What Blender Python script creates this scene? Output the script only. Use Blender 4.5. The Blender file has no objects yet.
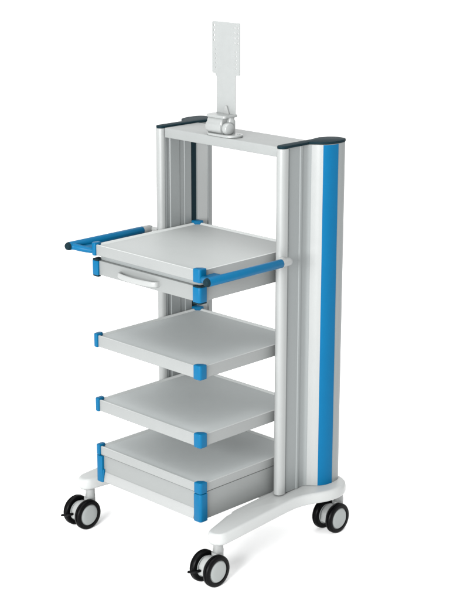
import bpy, bmesh, math
from mathutils import Vector, Matrix

C = bpy.context.scene.collection
scene = bpy.context.scene
PI = math.pi

# ------------------------------------------------------------------ materials
def mat(name, color, rough=0.45, metal=0.0, spec=0.4, noise=0.0, nscale=60.0, bump=0.0, bscale=400.0,
        coat=0.0, stretch=None):
    m = bpy.data.materials.new(name)
    m.use_nodes = True
    nt = m.node_tree
    b = nt.nodes['Principled BSDF']
    b.inputs['Roughness'].default_value = rough
    b.inputs['Metallic'].default_value = metal
    b.inputs['Specular IOR Level'].default_value = spec
    b.inputs['Coat Weight'].default_value = coat
    b.inputs['Coat Roughness'].default_value = 0.15
    tc = nt.nodes.new('ShaderNodeTexCoord')
    mp = nt.nodes.new('ShaderNodeMapping')
    nt.links.new(tc.outputs['Object'], mp.inputs['Vector'])
    if stretch:
        mp.inputs['Scale'].default_value = stretch
    n = nt.nodes.new('ShaderNodeTexNoise')
    n.inputs['Scale'].default_value = nscale
    n.inputs['Detail'].default_value = 5
    nt.links.new(mp.outputs['Vector'], n.inputs['Vector'])
    r = nt.nodes.new('ShaderNodeValToRGB')
    c0 = [max(0, c * (1 - noise)) for c in color]
    c1 = [min(1, c * (1 + noise)) for c in color]
    r.color_ramp.elements[0].position = 0.3
    r.color_ramp.elements[1].position = 0.7
    r.color_ramp.elements[0].color = (*c0, 1)
    r.color_ramp.elements[1].color = (*c1, 1)
    nt.links.new(n.outputs['Fac'], r.inputs['Fac'])
    nt.links.new(r.outputs['Color'], b.inputs['Base Color'])
    # faint variation of the gloss, as on handled surfaces
    mr = nt.nodes.new('ShaderNodeMapRange')
    mr.inputs['To Min'].default_value = max(0.02, rough - 0.05)
    mr.inputs['To Max'].default_value = min(1, rough + 0.05)
    nt.links.new(n.outputs['Fac'], mr.inputs['Value'])
    nt.links.new(mr.outputs['Result'], b.inputs['Roughness'])
    if bump:
        n2 = nt.nodes.new('ShaderNodeTexNoise')
        n2.inputs['Scale'].default_value = bscale
        n2.inputs['Detail'].default_value = 3
        nt.links.new(mp.outputs['Vector'], n2.inputs['Vector'])
        bp = nt.nodes.new('ShaderNodeBump')
        bp.inputs['Strength'].default_value = bump
        bp.inputs['Distance'].default_value = 0.0006
        nt.links.new(n2.outputs['Fac'], bp.inputs['Height'])
        nt.links.new(bp.outputs['Normal'], b.inputs['Normal'])
    return m

M = {}
M['floor'] = mat('white_studio_floor', (0.95, 0.95, 0.95), 0.9, spec=0.0)
M['alu'] = mat('anodised_aluminium', (0.138, 0.149, 0.149), 0.38, spec=0.3, noise=0.012, nscale=30, stretch=(60, 60, 1), bump=0.04, bscale=300)
M['alu_lit'] = mat('aluminium_lit_nose', (0.172, 0.179, 0.177), 0.32, spec=0.45, noise=0.01, nscale=20)  # paler aluminium, light on the round nose painted in
M['shelf'] = mat('light_grey_powder_coat', (0.146, 0.153, 0.151), 0.42, spec=0.35, noise=0.012, nscale=25, bump=0.05)
M['mat_grey'] = mat('grey_shelf_laminate', (0.285, 0.303, 0.303), 0.6, spec=0.10, noise=0.012, nscale=18, bump=0.03, bscale=700)
M['mat_top'] = mat('grey_top_laminate', (0.228, 0.239, 0.236), 0.5, spec=0.2, noise=0.012, nscale=18, bump=0.03, bscale=700)  # same laminate as below, colour shifted for the stronger light on top
M['bar'] = mat('grey_crossbar_coat', (0.155, 0.163, 0.161), 0.42, spec=0.3, noise=0.012, nscale=25, bump=0.04)
M['lit_face'] = mat('aluminium_lit_face', (0.188, 0.196, 0.194), 0.34, spec=0.4, noise=0.01, nscale=20)  # paler aluminium for faces turned to the light, brightness put into the colour
M['rim'] = mat('rim_edge_highlight', (0.275, 0.287, 0.283), 0.35, spec=0.4, noise=0.01, nscale=25)  # paler than the shelf body, edge highlights painted into the colour
M['drawer'] = mat('grey_drawer_front', (0.126, 0.133, 0.131), 0.42, spec=0.35, noise=0.012, nscale=25, bump=0.05)
M['blue'] = mat('blue_plastic', (0.0005, 0.062, 0.136), 0.36, spec=0.08, noise=0.02, nscale=40, bump=0.05)
M['blue_stripe'] = mat('blue_insert_strip', (0.001, 0.066, 0.148), 0.5, spec=0.06, noise=0.015, nscale=30)
M['slate'] = mat('dark_slate_plastic', (0.004, 0.012, 0.016), 0.5, spec=0.03, noise=0.04, nscale=60, bump=0.06)
M['white'] = mat('white_coated_metal', (0.248, 0.256, 0.253), 0.35, spec=0.4, noise=0.01, nscale=20, bump=0.03)
M['white_plastic'] = mat('white_plastic', (0.175, 0.181, 0.179), 0.35, spec=0.4, noise=0.01, nscale=20)
M['tyre'] = mat('black_rubber', (0.0010, 0.0010, 0.0012), 0.4, spec=0.06, noise=0.15, nscale=80)
M['hub'] = mat('grey_hub_disc', (0.168, 0.180, 0.177), 0.4, spec=0.35, noise=0.012, nscale=40)
M['bracket'] = mat('cast_grey_metal', (0.165, 0.173, 0.171), 0.3, spec=0.5, noise=0.02, nscale=40, bump=0.05)

# ------------------------------------------------------------------ helpers
def obj(name, bm, m, parent=None, bevel=0.0, seg=3, smooth=True, angle=35):
    bmesh.ops.recalc_face_normals(bm, faces=bm.faces)
    if bevel > 0:
        es = [e for e in bm.edges if len(e.link_faces) == 2 and e.calc_face_angle(0) > math.radians(angle)]
        bmesh.ops.bevel(bm, geom=es, offset=bevel, segments=seg, profile=0.5, affect='EDGES', clamp_overlap=True)
    me = bpy.data.meshes.new(name)
    bm.to_mesh(me)
    bm.free()
    if smooth:
        for p in me.polygons:
            p.use_smooth = True
        bm2 = bmesh.new(); bm2.from_mesh(me)
        for e in bm2.edges:
            if len(e.link_faces) == 2 and e.calc_face_angle(0) > math.radians(32):
                e.smooth = False
        bm2.to_mesh(me); bm2.free()
    me.materials.append(m)
    o = bpy.data.objects.new(name, me)
    C.objects.link(o)
    if parent:
        o.parent = parent
    return o

def prism(bm, poly, z0, z1, axis='z'):
    """extrude a plan polygon; z0 / z1 may be functions of the point"""
    f0 = z0 if callable(z0) else (lambda p: z0)
    f1 = z1 if callable(z1) else (lambda p: z1)
    def mk(p, z):
        if axis == 'z':
            return (p[0], p[1], z)
        if axis == 'x':
            return (z, p[0], p[1])
        return (p[0], z, p[1])
    lo = [bm.verts.new(mk(p, f0(p))) for p in poly]
    hi = [bm.verts.new(mk(p, f1(p))) for p in poly]
    n = len(poly)
    for i in range(n):
        j = (i + 1) % n
        bm.faces.new((lo[i], lo[j], hi[j], hi[i]))
    bm.faces.new(lo[::-1])
    bm.faces.new(hi)
    return bm

def box(bm, x0, x1, y0, y1, z0, z1):
    return prism(bm, [(x0, y0), (x1, y0), (x1, y1), (x0, y1)], z0, z1)

def rrect(x0, x1, y0, y1, r, n=8):
    pts = []
    for cx, cy, a in ((x1 - r, y1 - r, 0), (x0 + r, y1 - r, 90), (x0 + r, y0 + r, 180), (x1 - r, y0 + r, 270)):
        for k in range(n + 1):
            t = math.radians(a + 90 * k / n)
            pts.append((cx + r * math.cos(t), cy + r * math.sin(t)))
    return pts

def ring(bm, outer, inner, z0, z1):
    """frame between two plan outlines with equal point counts"""
    n = len(outer)
    V = [[bm.verts.new((p[0], p[1], z)) for p in poly] for poly, z in ((outer, z0), (outer, z1), (inner, z1), (inner, z0))]
    for a in range(4):
        b = (a + 1) % 4
        for i in range(n):
            j = (i + 1) % n
            bm.faces.new((V[a][i], V[a][j], V[b][j], V[b][i]))
    return bm

def spline(P, n=10):
    """Catmull-Rom through the points"""
    P = [Vector(p) for p in P]
    if len(P) < 3:
        return P
    Q = [2 * P[0] - P[1]] + P + [2 * P[-1] - P[-2]]
    out = []
    for i in range(1, len(Q) - 2):
        for k in range(n):
            t = k / n
            a, b, c, d = Q[i - 1], Q[i], Q[i + 1], Q[i + 2]
            out.append(0.5 * (2 * b + (c - a) * t + (2 * a - 5 * b + 4 * c - d) * t * t + (3 * b - a - 3 * c + d) * t ** 3))
    out.append(P[-1])
    return out

def tube(bm, path, r, n=20, cap=True, shape=None):
    """sweep a circle (or shape: list of 2-D points) along a path; r may be list"""
    path = [Vector(p) for p in path]
    rings = []
    up = Vector((0, 0, 1))
    for i, p in enumerate(path):
        t = (path[min(i + 1, len(path) - 1)] - path[max(i - 1, 0)]).normalized()
        if abs(t.dot(up)) > 0.98:
            u = Vector((1, 0, 0)) if i == 0 or not rings else u
            u = (u - t * u.dot(t)).normalized()
            v = t.cross(u)
        else:
            u = t.cross(up).normalized()
            v = u.cross(t)
        rr = r[i] if isinstance(r, (list, tuple)) else r
        prof = shape if shape else [(math.cos(2 * PI * k / n), math.sin(2 * PI * k / n)) for k in range(n)]
        rings.append([bm.verts.new(p + u * (a * rr) + v * (b * rr)) for a, b in prof])
    m = len(rings[0])
    for i in range(len(rings) - 1):
        for k in range(m):
            j = (k + 1) % m
            bm.faces.new((rings[i][k], rings[i][j], rings[i + 1][j], rings[i + 1][k]))
    if cap:
        bm.faces.new(rings[0][::-1]); bm.faces.new(rings[-1])
    return bm

def lathe(bm, prof, origin, axis, n=40):
    """prof: list of (radius, distance along axis)"""
    a = Vector(axis).normalized()
    u = a.orthogonal().normalized()
    v = a.cross(u)
    o = Vector(origin)
    rings = []
    for r, d in prof:
        if r < 1e-6:
            rings.append([bm.verts.new(o + a * d)])
        else:
            rings.append([bm.verts.new(o + a * d + (u * math.cos(2 * PI * k / n) + v * math.sin(2 * PI * k / n)) * r) for k in range(n)])
    for A, B in zip(rings, rings[1:]):
        for k in range(n):
            j = (k + 1) % n
            if len(A) == 1 and len(B) == 1:
                continue
            if len(A) == 1:
                bm.faces.new((A[0], B[j], B[k]))
            elif len(B) == 1:
                bm.faces.new((A[k], A[j], B[0]))
            else:
                bm.faces.new((A[k], A[j], B[j], B[k]))
    return bm

def copy_tree(o, parent):
    c = o.copy(); C.objects.link(c); c.parent = parent
    for ch in list(o.children):
        copy_tree(ch, c)
    return c

# ------------------------------------------------------------------ dimensions (metres)
W = 0.252           # half width of a shelf
D = 0.24            # half depth of a shelf
Z1, Z2, Z3, Z4 = 1.0293, 0.7150, 0.4855, 0.3170   # shelf rims
ZB, ZC = 0.200, 1.379                             # column foot and top
WR = 0.0535                                       # caster radius

# ------------------------------------------------------------------ the floor
bm = bmesh.new()
S = 90
vs = [bm.verts.new(p) for p in ((-S, -S, 0), (S, -S, 0), (S, S, 0), (-S, S, 0))]
bm.faces.new(vs)
fl = obj('floor', bm, M['floor'], smooth=False)
fl['kind'] = 'structure'
fl['label'] = 'seamless pure white floor under the trolley'
fl['category'] = 'floor'

# ------------------------------------------------------------------ the trolley
T = bpy.data.objects.new('equipment_trolley', None)
C.objects.link(T)
T['label'] = 'tall white and blue wheeled equipment trolley with shelves, side columns and upright plate on top'
T['category'] = 'trolley'

# --- side columns: an aluminium extrusion with a round nose, grooved flank and bulged rear
OUT = [(.2665, .0985), (.2675, .0910), (.2715, .0860), (.277, .0830), (.283, .0820), (.289, .0833), (.2945, .0867), (.298, .0920), (.2995, .0985),
       (.2995, .1080), (.2985, .1100), (.2950, .1115), (.2935, .1135), (.2935, .1190),
       (.2945, .1196), (.2945, .1210), (.2935, .1216),
       (.2935, .1690), (.2962, .1720), (.2962, .1800), (.2935, .1830), (.2935, .2050)]
BULGE = spline([(.2935, .2050), (.2960, .2110), (.3030, .2185), (.3130, .2270), (.3240, .2350), (.3345, .2450), (.3420, .2580), (.3465, .2740),
                (.3485, .2930), (.3480, .3120), (.3440, .3290), (.3360, .3420), (.3240, .3495), (.3090, .3515), (.2940, .3490), (.2800, .3410), (.2690, .3290), (.2630, .3140)], 5)
BULGE = [(p.x, p.y) for p in [Vector((q[0], q[1])) for q in BULGE]][1:] if not hasattr(BULGE[0], 'x') else [(p[0], p[1]) for p in BULGE][1:]
INN = [(.2590, .3020), (.2560, .3005), (.2560, .2970), (.2580, .2960),
       (.2665, .2520), (.2665, .2500), (.2720, .2500), (.2720, .2240), (.2660, .2240),
       (.2660, .1930), (.2680, .1915), (.2680, .1700), (.2660, .1685),
       (.2660, .1260), (.2690, .1240), (.2690, .1120), (.2665, .1090)]
PROF = OUT + BULGE + INN
def stripe_points():
    pts = [p for p in BULGE if .236 <= p[1] <= .294 and p[0] > .33]
    return pts
def offset_poly(poly, d):
    out = []
    n = len(poly)
    for i in range(n):
        a, b, c = Vector(poly[i - 1]), Vector(poly[i]), Vector(poly[(i + 1) % n])
        e1 = (b - a); e2 = (c - b)
        n1 = Vector((e1.y, -e1.x)); n2 = Vector((e2.y, -e2.x))
        nn = (n1.normalized() if n1.length > 1e-9 else Vector((0, 0))) + (n2.normalized() if n2.length > 1e-9 else Vector((0, 0)))
        if nn.length < 1e-6:
            nn = n1
        nn.normalize()
        out.append((b.x + nn.x * d, b.y + nn.y * d))
    return out

def side_column(s):
    mx = lambda pts: [(s * x, y) for x, y in pts]
    bm = prism(bmesh.new(), mx(PROF), ZB - .003, ZC - .004)
    col = obj('side_column', bm, M['alu'], T)
    # curved face between the grooved flank and the blue strip is the same extrusion; the strip is a separate insert
    st = stripe_points()
    inner = st
    outer = []
    for i, p in enumerate(st):
        a = Vector(st[max(i - 1, 0)]); b = Vector(st[min(i + 1, len(st) - 1)])
        t = (b - a).normalized(); nn = Vector((t.y, -t.x))
        outer.append((p[0] + nn.x * .0012, p[1] + nn.y * .0012))
    inn2 = [(p[0] - .002, p[1]) for p in st]
    obj('blue_strip', prism(bmesh.new(), mx(outer + inn2[::-1]), ZB - .0015, ZC - .0055), M['blue_stripe'], col)
    # dark slot that carries the shelves
    bm = box(bmesh.new(), min(s * .2712, s * .2672), max(s * .2712, s * .2672), .2245, .2495, ZB + .004, ZC - .006)
    obj('mounting_slot', bm, M['slate'], col)
    ip = [(.2655, .2545), (.2583, .2940), (.2608, .2940), (.2680, .2545)]
    obj('lit_inner_face', prism(bmesh.new(), mx([(a - .0012, b) for a, b in ip]), ZB - .001, ZC - .0352), M['lit_face'], col)  # pale panel, light on the front-turned inner face painted in
    # nose and bulge front: thin shells over the extrusion, light painted into their colour
    nose = OUT[0:10]
    sh_o = [(p[0] + .0, p[1]) for p in offset_poly(nose, .0012)]
    o2 = []
    for i, p in enumerate(nose):
        a = Vector(nose[max(i - 1, 0)]); b = Vector(nose[min(i + 1, len(nose) - 1)])
        t = (b - a).normalized(); nn = Vector((t.y, -t.x))
        o2.append((p[0] + nn.x * .0012, p[1] + nn.y * .0012))
    i2 = []
    for i, p in enumerate(nose):
        a = Vector(nose[max(i - 1, 0)]); b = Vector(nose[min(i + 1, len(nose) - 1)])
        t = (b - a).normalized(); nn = Vector((t.y, -t.x))
        i2.append((p[0] - nn.x * .0015, p[1] - nn.y * .0015))
    obj('lit_nose', prism(bmesh.new(), mx(o2 + i2[::-1]), ZB - .002, ZC - .0045), M['alu_lit'], col)
    lit_pts = [p for p in BULGE if p[1] < .236 and p[0] > .301]
    lit_pts = lit_pts + [st[0]]
    o3, i3 = [], []
    for i, p in enumerate(lit_pts):
        a = Vector(lit_pts[max(i - 1, 0)]); b = Vector(lit_pts[min(i + 1, len(lit_pts) - 1)])
        t = (b - a).normalized(); nn = Vector((t.y, -t.x))
        o3.append((p[0] + nn.x * .001, p[1] + nn.y * .001)); i3.append((p[0] - nn.x * .0015, p[1] - nn.y * .0015))
    obj('lit_bulge', prism(bmesh.new(), mx(o3 + i3[::-1]), ZB - .001, ZC - .005), M['lit_face'], col)
    # end cap: same outline without the grooves
    capo = OUT[:10] + [(.2990, .112), (.2990, .198)] + [(p[0] + .0015, p[1] + .0005) for p in BULGE[2:]] + [(.2570, .300), (.2645, .25), (.2645, .105)]
    bm = prism(bmesh.new(), mx(capo), ZC - .0035, ZC + .0050)
    obj('end_cap', bm, M['slate'], col, bevel=.002, seg=2, angle=60)
    return col
side_column(1)
side_column(-1)

# --- top cross bar
bm = prism(bmesh.new(), rrect(-.262, .262, .0945, .255, .004, 3), ZC - .034, ZC - .001)
bar = obj('top_crossbar', bm, M['bar'], T, bevel=.0022, seg=3)
# fixing screws underside
for x in (-.215, .215):
    for y in (.12, .22):
        obj('screw', lathe(bmesh.new(), [(0, 0), (.006, 0), (.006, .003), (.004, .004), (0, .004)], (x, y, ZC - .034), (0, 0, -1), 16), M['hub'], bar)

# --- shelves
def corner_poly(sx, sy, e, r, out, th, pad=False):
    """L-shaped plan of a corner guard wrapped round a shelf corner"""
    X, Y = W + out, D + out
    ex = .020 if (sx < 0 and sy < 0 and pad) else e      # the front left guards are narrower along the front
    pts_o, pts_i = [], []
    n = 8
    pts_o.append((X, Y - e))
    for k in range(n + 1):
        t = math.radians(90 * k / n)
        pts_o.append((X - r + r * math.cos(t), Y - r + r * math.sin(t)))
    pts_o.append((X - ex, Y))
    pts_i.append((X - ex, Y - th))
    ri = max(.004, r - th)
    for k in range(n, -1, -1):
        t = math.radians(90 * k / n)
        pts_i.append((X - th - ri + ri * math.cos(t), Y - th - ri + ri * math.sin(t)))
    pts_i.append((X - th, Y - e))
    if pad:
        pts_i = [pts_i[0], pts_i[-1]]
    return [(sx * a, sy * b) for a, b in pts_o + pts_i]

CR = .008
def shelf(ztop, th, matm, front_drop=0.0, corners=((1, -1), (-1, -1), (1, 1), (-1, 1)), name='shelf', cz0=None):
    outer = rrect(-W, W, -D, D, CR)
    inner = rrect(-W + .0125, W - .0125, -D + .0125, D - .0125, .0016)
    bm = bmesh.new()
    # one tray: rim, inside wall, floor of the tray, underside
    rims = []
    def lp(poly, z):
        return [bm.verts.new((p[0], p[1], z)) for p in poly]
    e = .0018
    out2 = rrect(-W + e, W - e, -D + e, D - e, CR - e)
    in2 = rrect(-W + .0062, W - .0062, -D + .0062, D - .0062, .0030)
    L = [lp(out2, ztop - th), lp(outer, ztop - th + e), lp(outer, ztop - e), lp(rrect(-W + e * .3, W - e * .3, -D + e * .3, D - e * .3, CR - e * .3), ztop - e * .3),
         lp(out2, ztop), lp(in2, ztop), lp(inner, ztop - .0058), lp(inner, ztop - .0090)]
    n = len(outer)
    for A, B in zip(L, L[1:]):
        for i in range(n):
            j = (i + 1) % n
            bm.faces.new((A[i], A[j], B[j], B[i]))
    bm.faces.new(L[0][::-1]); bm.faces.new(L[-1])
    for fc in bm.faces:
        c = fc.calc_center_median()
        fc.material_index = 1 if c.z > ztop - .0005 or (c.z > ztop - .0085 and abs(c.x) < W - .002 and abs(c.y) < D - .002) else 0
    s = obj(name, bm, M['shelf'], T)
    s.data.materials.append(M['rim'])
    mp = rrect(-W + .0130, W - .0130, -D + .0130, D - .0130, .0015)
    obj('shelf_mat', prism(bmesh.new(), mp, ztop - .0085, ztop - .0052), matm, s, bevel=.0006, seg=1)
    for sx, sy in corners:
        z0 = ztop - th - .0015 if cz0 is None else cz0
        bm = prism(bmesh.new(), corner_poly(sx, sy, .032, .0095, .0068, .0165, True), z0, ztop + .0070)
        obj('corner_guard', bm, M['blue'], s, bevel=.0040, seg=4, angle=50)
    return s
TH = .040
s1 = shelf(Z1, .036, M['mat_top'])
s2 = shelf(Z2, TH, M['mat_grey'])
s3 = shelf(Z3, TH, M['mat_grey'])
s4 = shelf(Z4, .030, M['mat_grey'])

# shelf brackets running in the slots of the columns
for s, z in ((s1, Z1), (s2, Z2), (s3, Z3), (s4, Z4)):
    for sx in (-1, 1):
        x0, x1 = sorted((sx * .2505, sx * .2690))
        obj('slot_bracket', box(bmesh.new(), x0, x1, .2275, .2385, z - .034, z - .003), M['blue'], s, bevel=.001, seg=1)

# --- drawer under the top shelf
d1t, d1b = Z1 - .052, Z1 - .101
bm = bmesh.new()
prism(bm, rrect(-W + .001, W - .001, -D + .001, D - .004, .007), d1b, d1t)
dr = obj('drawer', bm, M['drawer'], T, bevel=.0016, seg=2, angle=60)
for sx, sy in ((1, -1), (-1, -1)):
    obj('corner_guard', prism(bmesh.new(), corner_poly(sx, sy, .032, .0095, .0062, .011), d1b - .001, d1t - .001), M['blue'], dr, bevel=.0014, seg=2, angle=50)
    obj('corner_seal', prism(bmesh.new(), corner_poly(sx, sy, .031, .0090, .0054, .012), d1t - .0005, d1t + .004), M['slate'], dr)
    obj('corner_seal', prism(bmesh.new(), corner_poly(sx, sy, .031, .0090, .0054, .012), d1b - .0055, d1b - .0015), M['slate'], dr)
# carcass between drawer and shelf, set back
bm = prism(bmesh.new(), rrect(-W + .012, W - .012, -D + .014, D - .012, .014), d1t + .0008, Z1 - .0365)
obj('drawer_carcass', bm, M['alu'], T)
# bowed drawer handle
hx0, hx1, hz = -.118, .064, .5 * (d1t + d1b) - .001
yF = -D + .001
hp = [(hx0, yF + .001, hz), (hx0 + .004, yF - .013, hz), (hx0 + .022, yF - .021, hz), (hx0 + .055, yF - .0265, hz), (.5 * (hx0 + hx1), yF - .029, hz),
      (hx1 - .055, yF - .0265, hz), (hx1 - .022, yF - .021, hz), (hx1 - .004, yF - .013, hz), (hx1, yF + .001, hz)]
shape = rrect(-.0042, .0042, -.009, .009, .0036, 4)
obj('drawer_handle', tube(bmesh.new(), spline(hp, 6), 1.0, shape=shape), M['white_plastic'], dr)

# --- deep drawer unit at the bottom
b0, b1 = .192, Z4 - .0315
bm = prism(bmesh.new(), rrect(-W + .0015, W - .0015, -D + .003, D - .002, .007), b0, b1)
bd = obj('base_drawer', bm, M['drawer'], T, bevel=.0016, seg=2, angle=60)
# paler strip along the lower half of the front, leaning out at its foot
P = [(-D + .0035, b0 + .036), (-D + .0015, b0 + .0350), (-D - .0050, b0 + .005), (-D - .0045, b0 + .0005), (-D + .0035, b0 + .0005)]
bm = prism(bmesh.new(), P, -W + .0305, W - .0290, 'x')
obj('front_strip', bm, M['white_plastic'], bd, bevel=.001, seg=2)
Pw = [(-D + .0032, b0 + .046), (-D - .0040, b0 + .044), (-D - .0075, b0 + .004), (-D - .0060, b0 - .001), (-D + .0032, b0 - .001)]
obj('strip_end', prism(bmesh.new(), Pw, -W + .0250, -W + .0303, 'x'), M['blue'], bd, bevel=.001, seg=1)
for sx in (1, -1):
    obj('corner_guard', prism(bmesh.new(), corner_poly(sx, -1, .032, .0095, .0066, .0115), b0 - .003, b1 - .0010), M['blue'], bd, bevel=.0014, seg=2, angle=50)

# --- side push bars beside the top shelf
def push_bar(s):
    x, z = s * .330, Z1 - .013
    y0, y1 = -.287, .100
    R = .0142
    bm = bmesh.new()
    tube(bm, [(x, y0 + .004, z), (x, .0475, z)], R, 28)
    pb = obj('push_bar', bm, M['blue'], T, bevel=.0012, seg=2, angle=60)
    # arm from the bar's front end back to the shelf corner
    pts = spline([(x, y0 + .013, z - .001), (x - s * .012, y0 + .020, z - .002), (x - s * .038, y0 + .031, z - .006), (x - s * .064, y0 + .050, z - .0105), (x - s * .0815, y0 + .068, z - .013)], 8)
    n = len(pts)
    obj('bar_arm', tube(bmesh.new(), pts, [.0125 - .003 * i / n for i in range(n)], 20), M['blue'], pb)
    # flat web filling the angle between arm, bar and shelf side
    web = [(x, y0 + .018), (x - s * .010, y0 + .024), (x - s * .040, y0 + .036), (x - s * .076, y0 + .062), (x - s * .0775, y0 + .110), (x - s * .050, y0 + .112), (x - s * .018, y0 + .120), (x, y0 + .150)]
    obj('bar_web', prism(bmesh.new(), web, z - .010, z - .003), M['blue'], pb, bevel=.0015, seg=2)
    obj('end_cap', lathe(bmesh.new(), [(0, -.008), (.006, -.0075), (.0105, -.005), (.0132, 0), (.0143, .0045), (.0, .0045)], (x, y0, z), (0, 1, 0), 28), M['slate'], pb)
    obj('bar_sleeve', lathe(bmesh.new(), [(0, 0), (.0120, 0), (.0138, .001), (.0138, .034), (.0125, .039), (.0100, .0440), (.006, .0455), (0, .0455)], (x, .047, z), (0, 1, 0), 28), M['white_plastic'], pb)
    # peg into the column flank
    xa, xb = sorted((s * .2900, s * .3255))
    obj('bar_peg', lathe(bmesh.new(), [(0, 0), (.0085, 0), (.0085, xb - xa), (0, xb - xa)], (xa, .0875, z), (1, 0, 0), 20), M['white_plastic'], pb)
    return pb
push_bar(1)
push_bar(-1)

# --- feet
def foot_z(y):
    t = min(1, max(0, (y + .26) / .36))
    return .1755 + (ZB - .1755) * t
def foot_b(y):
    t = min(1, max(0, (y + .26) / .36))
    return .134 + (.160 - .134) * t
def side_foot(s):
    o = [(.2620, -.135), (.2740, -.180), (.2830, -.2150), (.2885, -.2360), (.2945, -.2480), (.3050, -.2570), (.3190, -.2605), (.3335, -.2580), (.3455, -.2500), (.3535, -.2380), (.3570, -.2230),
         (.3570, -.120), (.3565, -.020), (.3565, .060), (.3580, .105), (.3625, .138), (.3715, .168), (.3840, .196), (.3940, .222), (.3995, .250), (.4005, .276), (.3955, .303), (.3840, .327), (.3670, .3450), (.3470, .3570), (.3250, .3630), (.3000, .3645),
         (.2780, .3600), (.2640, .3460), (.2590, .326), (.2580, .300), (.2530, .10), (.2520, -.08), (.2535, -.100), (.2600, -.106)]
    k = [Vector((p[0], p[1], 0)) for p in o]
    mx = [(s * p.x, p.y) for p in k]
    bm = prism(bmesh.new(), mx, lambda p: foot_b(p[1]), lambda p: foot_z(p[1]))
    return obj('side_foot', bm, M['white'], T, bevel=.0130, seg=5, angle=60)
F = [side_foot(1), side_foot(-1)]
F[1].location.x = -.009
bm = prism(bmesh.new(), rrect(-.262, .262, .10, .225, .006, 3), .150, .1945)
obj('base_crossmember', bm, M['white'], T, bevel=.004, seg=2)

# --- casters: local origin on the floor under the axle, wheels roll along Y
def make_caster():
    hub_z = WR
    bm = bmesh.new()
    # stem and fork housing between the two wheels
    lathe(bm, [(0, .150), (.0165, .150), (.0165, .112), (.0175, .108), (.0175, .098), (0, .098)], (0, .040, 0), (0, 0, 1), 28)
    prof = []
    for k in range(25):
        t = math.radians(-25 + 180 * k / 24)
        prof.append((.041 * math.cos(t), hub_z + .041 * math.sin(t)))
    prof += [(-.040, hub_z - .012), (-.018, hub_z - .020), (.018, hub_z - .020)]
    prism(bm, prof, -.0105, .0105, 'x')
    # shoulder carrying the stem
    prism(bm, rrect(-.0145, .0145, .016, .057, .012, 5), hub_z + .020, hub_z + .047)
    c = obj('caster', bm, M['white_plastic'], T, bevel=.0012, seg=2, angle=60)
    for s in (-1, 1):
        R = WR
        a, b = .0195, .0430      # inner and outer face of the wheel
        if s < 0:
            a, b = .0190, .0425
        w = b - a
        prof = [(.0350, .002), (R - .006, 0), (R - .0025, .0015), (R - .0005, .0045), (R, .008), (R, .0118), (R - .0022, .0125), (R - .0022, .0150), (R, .0157),
                (R, w - .008), (R - .0008, w - .0045), (R - .0030, w - .0015), (R - .0065, w), (.0395, w), (.0375, w - .0015), (.0375, .004)]
        obj('tyre', lathe(bmesh.new(), prof + [prof[0]], (s * a, 0, hub_z), (s, 0, 0), 56), M['tyre'], c)
        hp = [(0, w + .0012), (.020, w + .0010), (.031, w + .0002), (.0345, w - .0012), (.0350, w - .0035), (.0380, w - .0040), (.0380, .004), (.034, .0005), (.015, .0), (0, .0)]
        obj('hub_disc', lathe(bmesh.new(), hp, (s * a, 0, hub_z), (s, 0, 0), 56), M['hub'], c)
    obj('axle', lathe(bmesh.new(), [(0, -.0215), (.007, -.0215), (.007, .0215), (0, .0215)], (0, 0, hub_z), (1, 0, 0), 20), M['hub'], c)
    return c
def add_brake(c):
    # black brake pedal: a curved tongue over the front of the inner wheel
    bm = bmesh.new()
    pts = spline([(-.002, -.040, WR + .004), (-.006, -.054, WR + .003), (-.017, -.062, WR + .001), (-.030, -.068, WR - .001)], 6)
    tube(bm, pts, 1.0, shape=rrect(-.0055, .0055, -.0035, .0035, .0026, 4))
    return obj('brake_pedal', bm, M['tyre'], c, bevel=.0006, seg=1)

XC = .312
c0 = make_caster()
c0.location = (XC, -.2595, 0)
c1 = copy_tree(c0, T); c1.location = (XC, .334, 0)
c2 = copy_tree(c0, T); c2.location = (-XC - .014, -.2595, 0)
c3 = copy_tree(c0, T); c3.location = (-XC - .008, .334, 0)
bk = add_brake(c0)
cp = bk.copy(); C.objects.link(cp); cp.parent = c2

# --- monitor mount on the cross bar
MX, MY, Zt = -.003, .128, ZC - .001
bm = prism(bmesh.new(), rrect(MX - .068, MX + .068, MY - .036, MY + .036, .034, 10), Zt + .0006, Zt + .0085)
mm = obj('monitor_mount', bm, M['bracket'], T, bevel=.0026, seg=3, angle=50)
# clamp body: round barrel lying along the bar, under a flat-topped saddle
bm = bmesh.new()
lathe(bm, [(0, 0), (.015, 0), (.0195, .002), (.0215, .007), (.0215, .066), (.0195, .071), (.016, .073), (0, .073)], (MX - .064, MY - .012, Zt + .028), (1, 0, 0), 36)
obj('clamp_barrel', bm, M['bracket'], mm)
sad = [(-.022, .008), (.032, .008), (.032, .066), (-.018, .066), (-.0265, .052), (-.0285, .034)]
bm = prism(bmesh.new(), [(MY + a, Zt + b) for a, b in sad], MX - .060, MX + .010, 'x')
obj('clamp_saddle', bm, M['bracket'], mm, bevel=.0055, seg=4)
bm = prism(bmesh.new(), rrect(MX - .064, MX + .026, MY - .029, MY + .036, .010, 6), Zt + .0605, Zt + .0695)
obj('clamp_lid', bm, M['bracket'], mm, bevel=.0022, seg=3)
bm = bmesh.new()
lathe(bm, [(0, 0), (.0125, 0), (.0135, .002), (.0135, .016), (.0160, .020), (.0200, .025), (.0215, .031), (.0205, .038), (.0165, .0435), (.0090, .0465), (0, .0475)], (MX - .008, MY - .006, Zt + .027), (1, -.15, 0), 32)
obj('clamp_knob', bm, M['bracket'], mm)
bm = bmesh.new()
lathe(bm, [(0, 0), (.0155, 0), (.0155, .040), (.0120, .047), (.0120, .053), (0, .053)], (MX + .012, MY + .014, Zt + .0082), (0, 0, 1), 28)
obj('clamp_post', bm, M['bracket'], mm)
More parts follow.
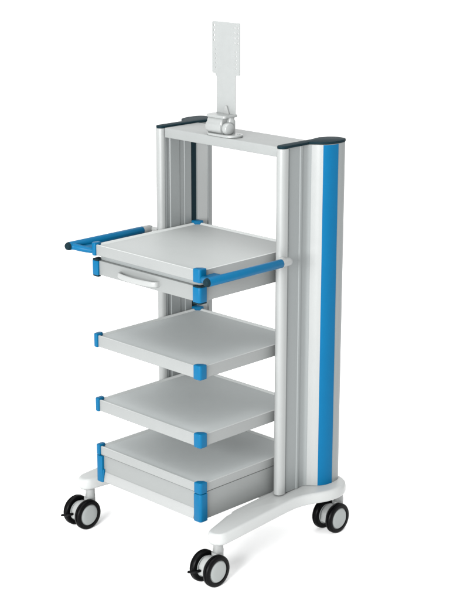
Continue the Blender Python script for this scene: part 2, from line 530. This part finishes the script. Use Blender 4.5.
# small hex bolts through the foot plate
for a, b in ((-.056, .016), (.054, .010)):
    obj('bolt', lathe(bmesh.new(), [(0, 0), (.0048, 0), (.0048, .0028), (.0040, .0034), (0, .0034)], (MX + a, MY + b, Zt + .0083), (0, 0, 1), 6), M['hub'], mm)
# drilled upright plate
PX, PY = -.022, .1500
zb, zs, zt = Zt + .0660, 1.571, 1.7465
wn, ww = .0435, .0635
def arc(cx, cz, r, a0, a1, n=5):
    return [(cx + r * math.cos(math.radians(a0 + (a1 - a0) * k / n)), cz + r * math.sin(math.radians(a0 + (a1 - a0) * k / n))) for k in range(n + 1)]
rc = .006
out = [(-wn, zb), (wn, zb), (wn, zs - .004)] + arc(wn + .006, zs - .0, .0055, 180, 90, 3)[1:] + arc(ww - rc, zs + .0055 + rc, rc, -90, 0) + arc(ww - rc, zt - rc, rc, 0, 90) + arc(-ww + rc, zt - rc, rc, 90, 180) + arc(-ww + rc, zs + .0055 + rc, rc, 180, 270) + [(-wn - .006, zs + .0055), (-wn, zs - .004)]
holes = []
for k in range(4):
    holes.append((-.0545, 1.734 - .0162 * k, .0040))
    holes.append((.0545, 1.730 - .0162 * k, .0030))
    holes.append((.0400, 1.730 - .0162 * k, .0030))
for k in range(5):
    holes.append((-.0470, 1.656 - .0150 * k, .0024))
    holes.append((.0455, 1.653 - .0135 * k, .0030))
bm = bmesh.new()
edges = []
def loop2d(pts):
    v = [bm.verts.new((PX + p[0], PY, p[1])) for p in pts]
    for i in range(len(v)):
        edges.append(bm.edges.new((v[i], v[(i + 1) % len(v)])))
loop2d(out)
for hx, hzz, r in holes:
    loop2d([(hx + r * math.cos(2 * PI * k / 14), hzz + r * math.sin(2 * PI * k / 14)) for k in range(14)])
bmesh.ops.triangle_fill(bm, edges=edges, use_beauty=True, use_dissolve=False, normal=(0, -1, 0))
ext = bmesh.ops.extrude_face_region(bm, geom=list(bm.faces))
bmesh.ops.translate(bm, verts=[g for g in ext['geom'] if isinstance(g, bmesh.types.BMVert)], vec=(0, .0028, 0))
obj('drilled_plate', bm, M['bracket'], mm)
# gusset that holds the plate
gx = PX + .006
bm = prism(bmesh.new(), [(gx - .014, zb + .003), (gx + .014, zb + .003), (gx + .003, zb + .030), (gx - .003, zb + .030)], PY - .0065, PY - .0006, 'y')
obj('plate_gusset', bm, M['white_plastic'], mm, bevel=.0012, seg=2)

# ------------------------------------------------------------------ light
w = bpy.data.worlds.new('World')
scene.world = w
w.use_nodes = True
bg = w.node_tree.nodes['Background']
bg.inputs['Color'].default_value = (1, 1, 1, 1)
bg.inputs['Strength'].default_value = 1.45

def area(name, loc, target, size, power, color=(1, 1, 1)):
    l = bpy.data.lights.new(name, 'AREA')
    l.shape = 'RECTANGLE'; l.size, l.size_y = size
    l.energy = power; l.color = color
    o = bpy.data.objects.new(name, l); C.objects.link(o)
    o.location = loc
    o.rotation_euler = (Vector(target) - Vector(loc)).to_track_quat('-Z', 'Y').to_euler()
    return o
area("key_softbox", (1.75, -5.0, 1.95), (0, 0, .65), (2.2, 1.8), 640)
area("top_fill", (0.3, -0.6, 4.2), (0, 0, 0), (3.0, 3.0), 120)  # unseen fill, added to brighten the floor and upward faces


# ------------------------------------------------------------------ camera
cam = bpy.data.cameras.new('camera')
co = bpy.data.objects.new('camera', cam); C.objects.link(co)
scene.camera = co
f, cx, cy, az, pit = 1544.464, 223.331, 300.1486, 0.784, 0.2749
co.location = (3.56942301, -3.46278694, 2.24115045)
co.rotation_euler = (PI / 2 - pit, 0, az)
cam.sensor_fit = 'VERTICAL'
cam.sensor_height = 36.0
cam.lens = f / 600 * 36.0
cam.shift_x = (225 - cx) / 600
cam.shift_y = (cy - 300) / 600
cam.clip_end = 400

scene.render.engine = 'CYCLES'
scene.render.resolution_x, scene.render.resolution_y = 768, 1024
scene.view_settings.view_transform = 'Standard'
scene.view_settings.look = 'None'
scene.view_settings.exposure = 0
scene.view_settings.gamma = 1
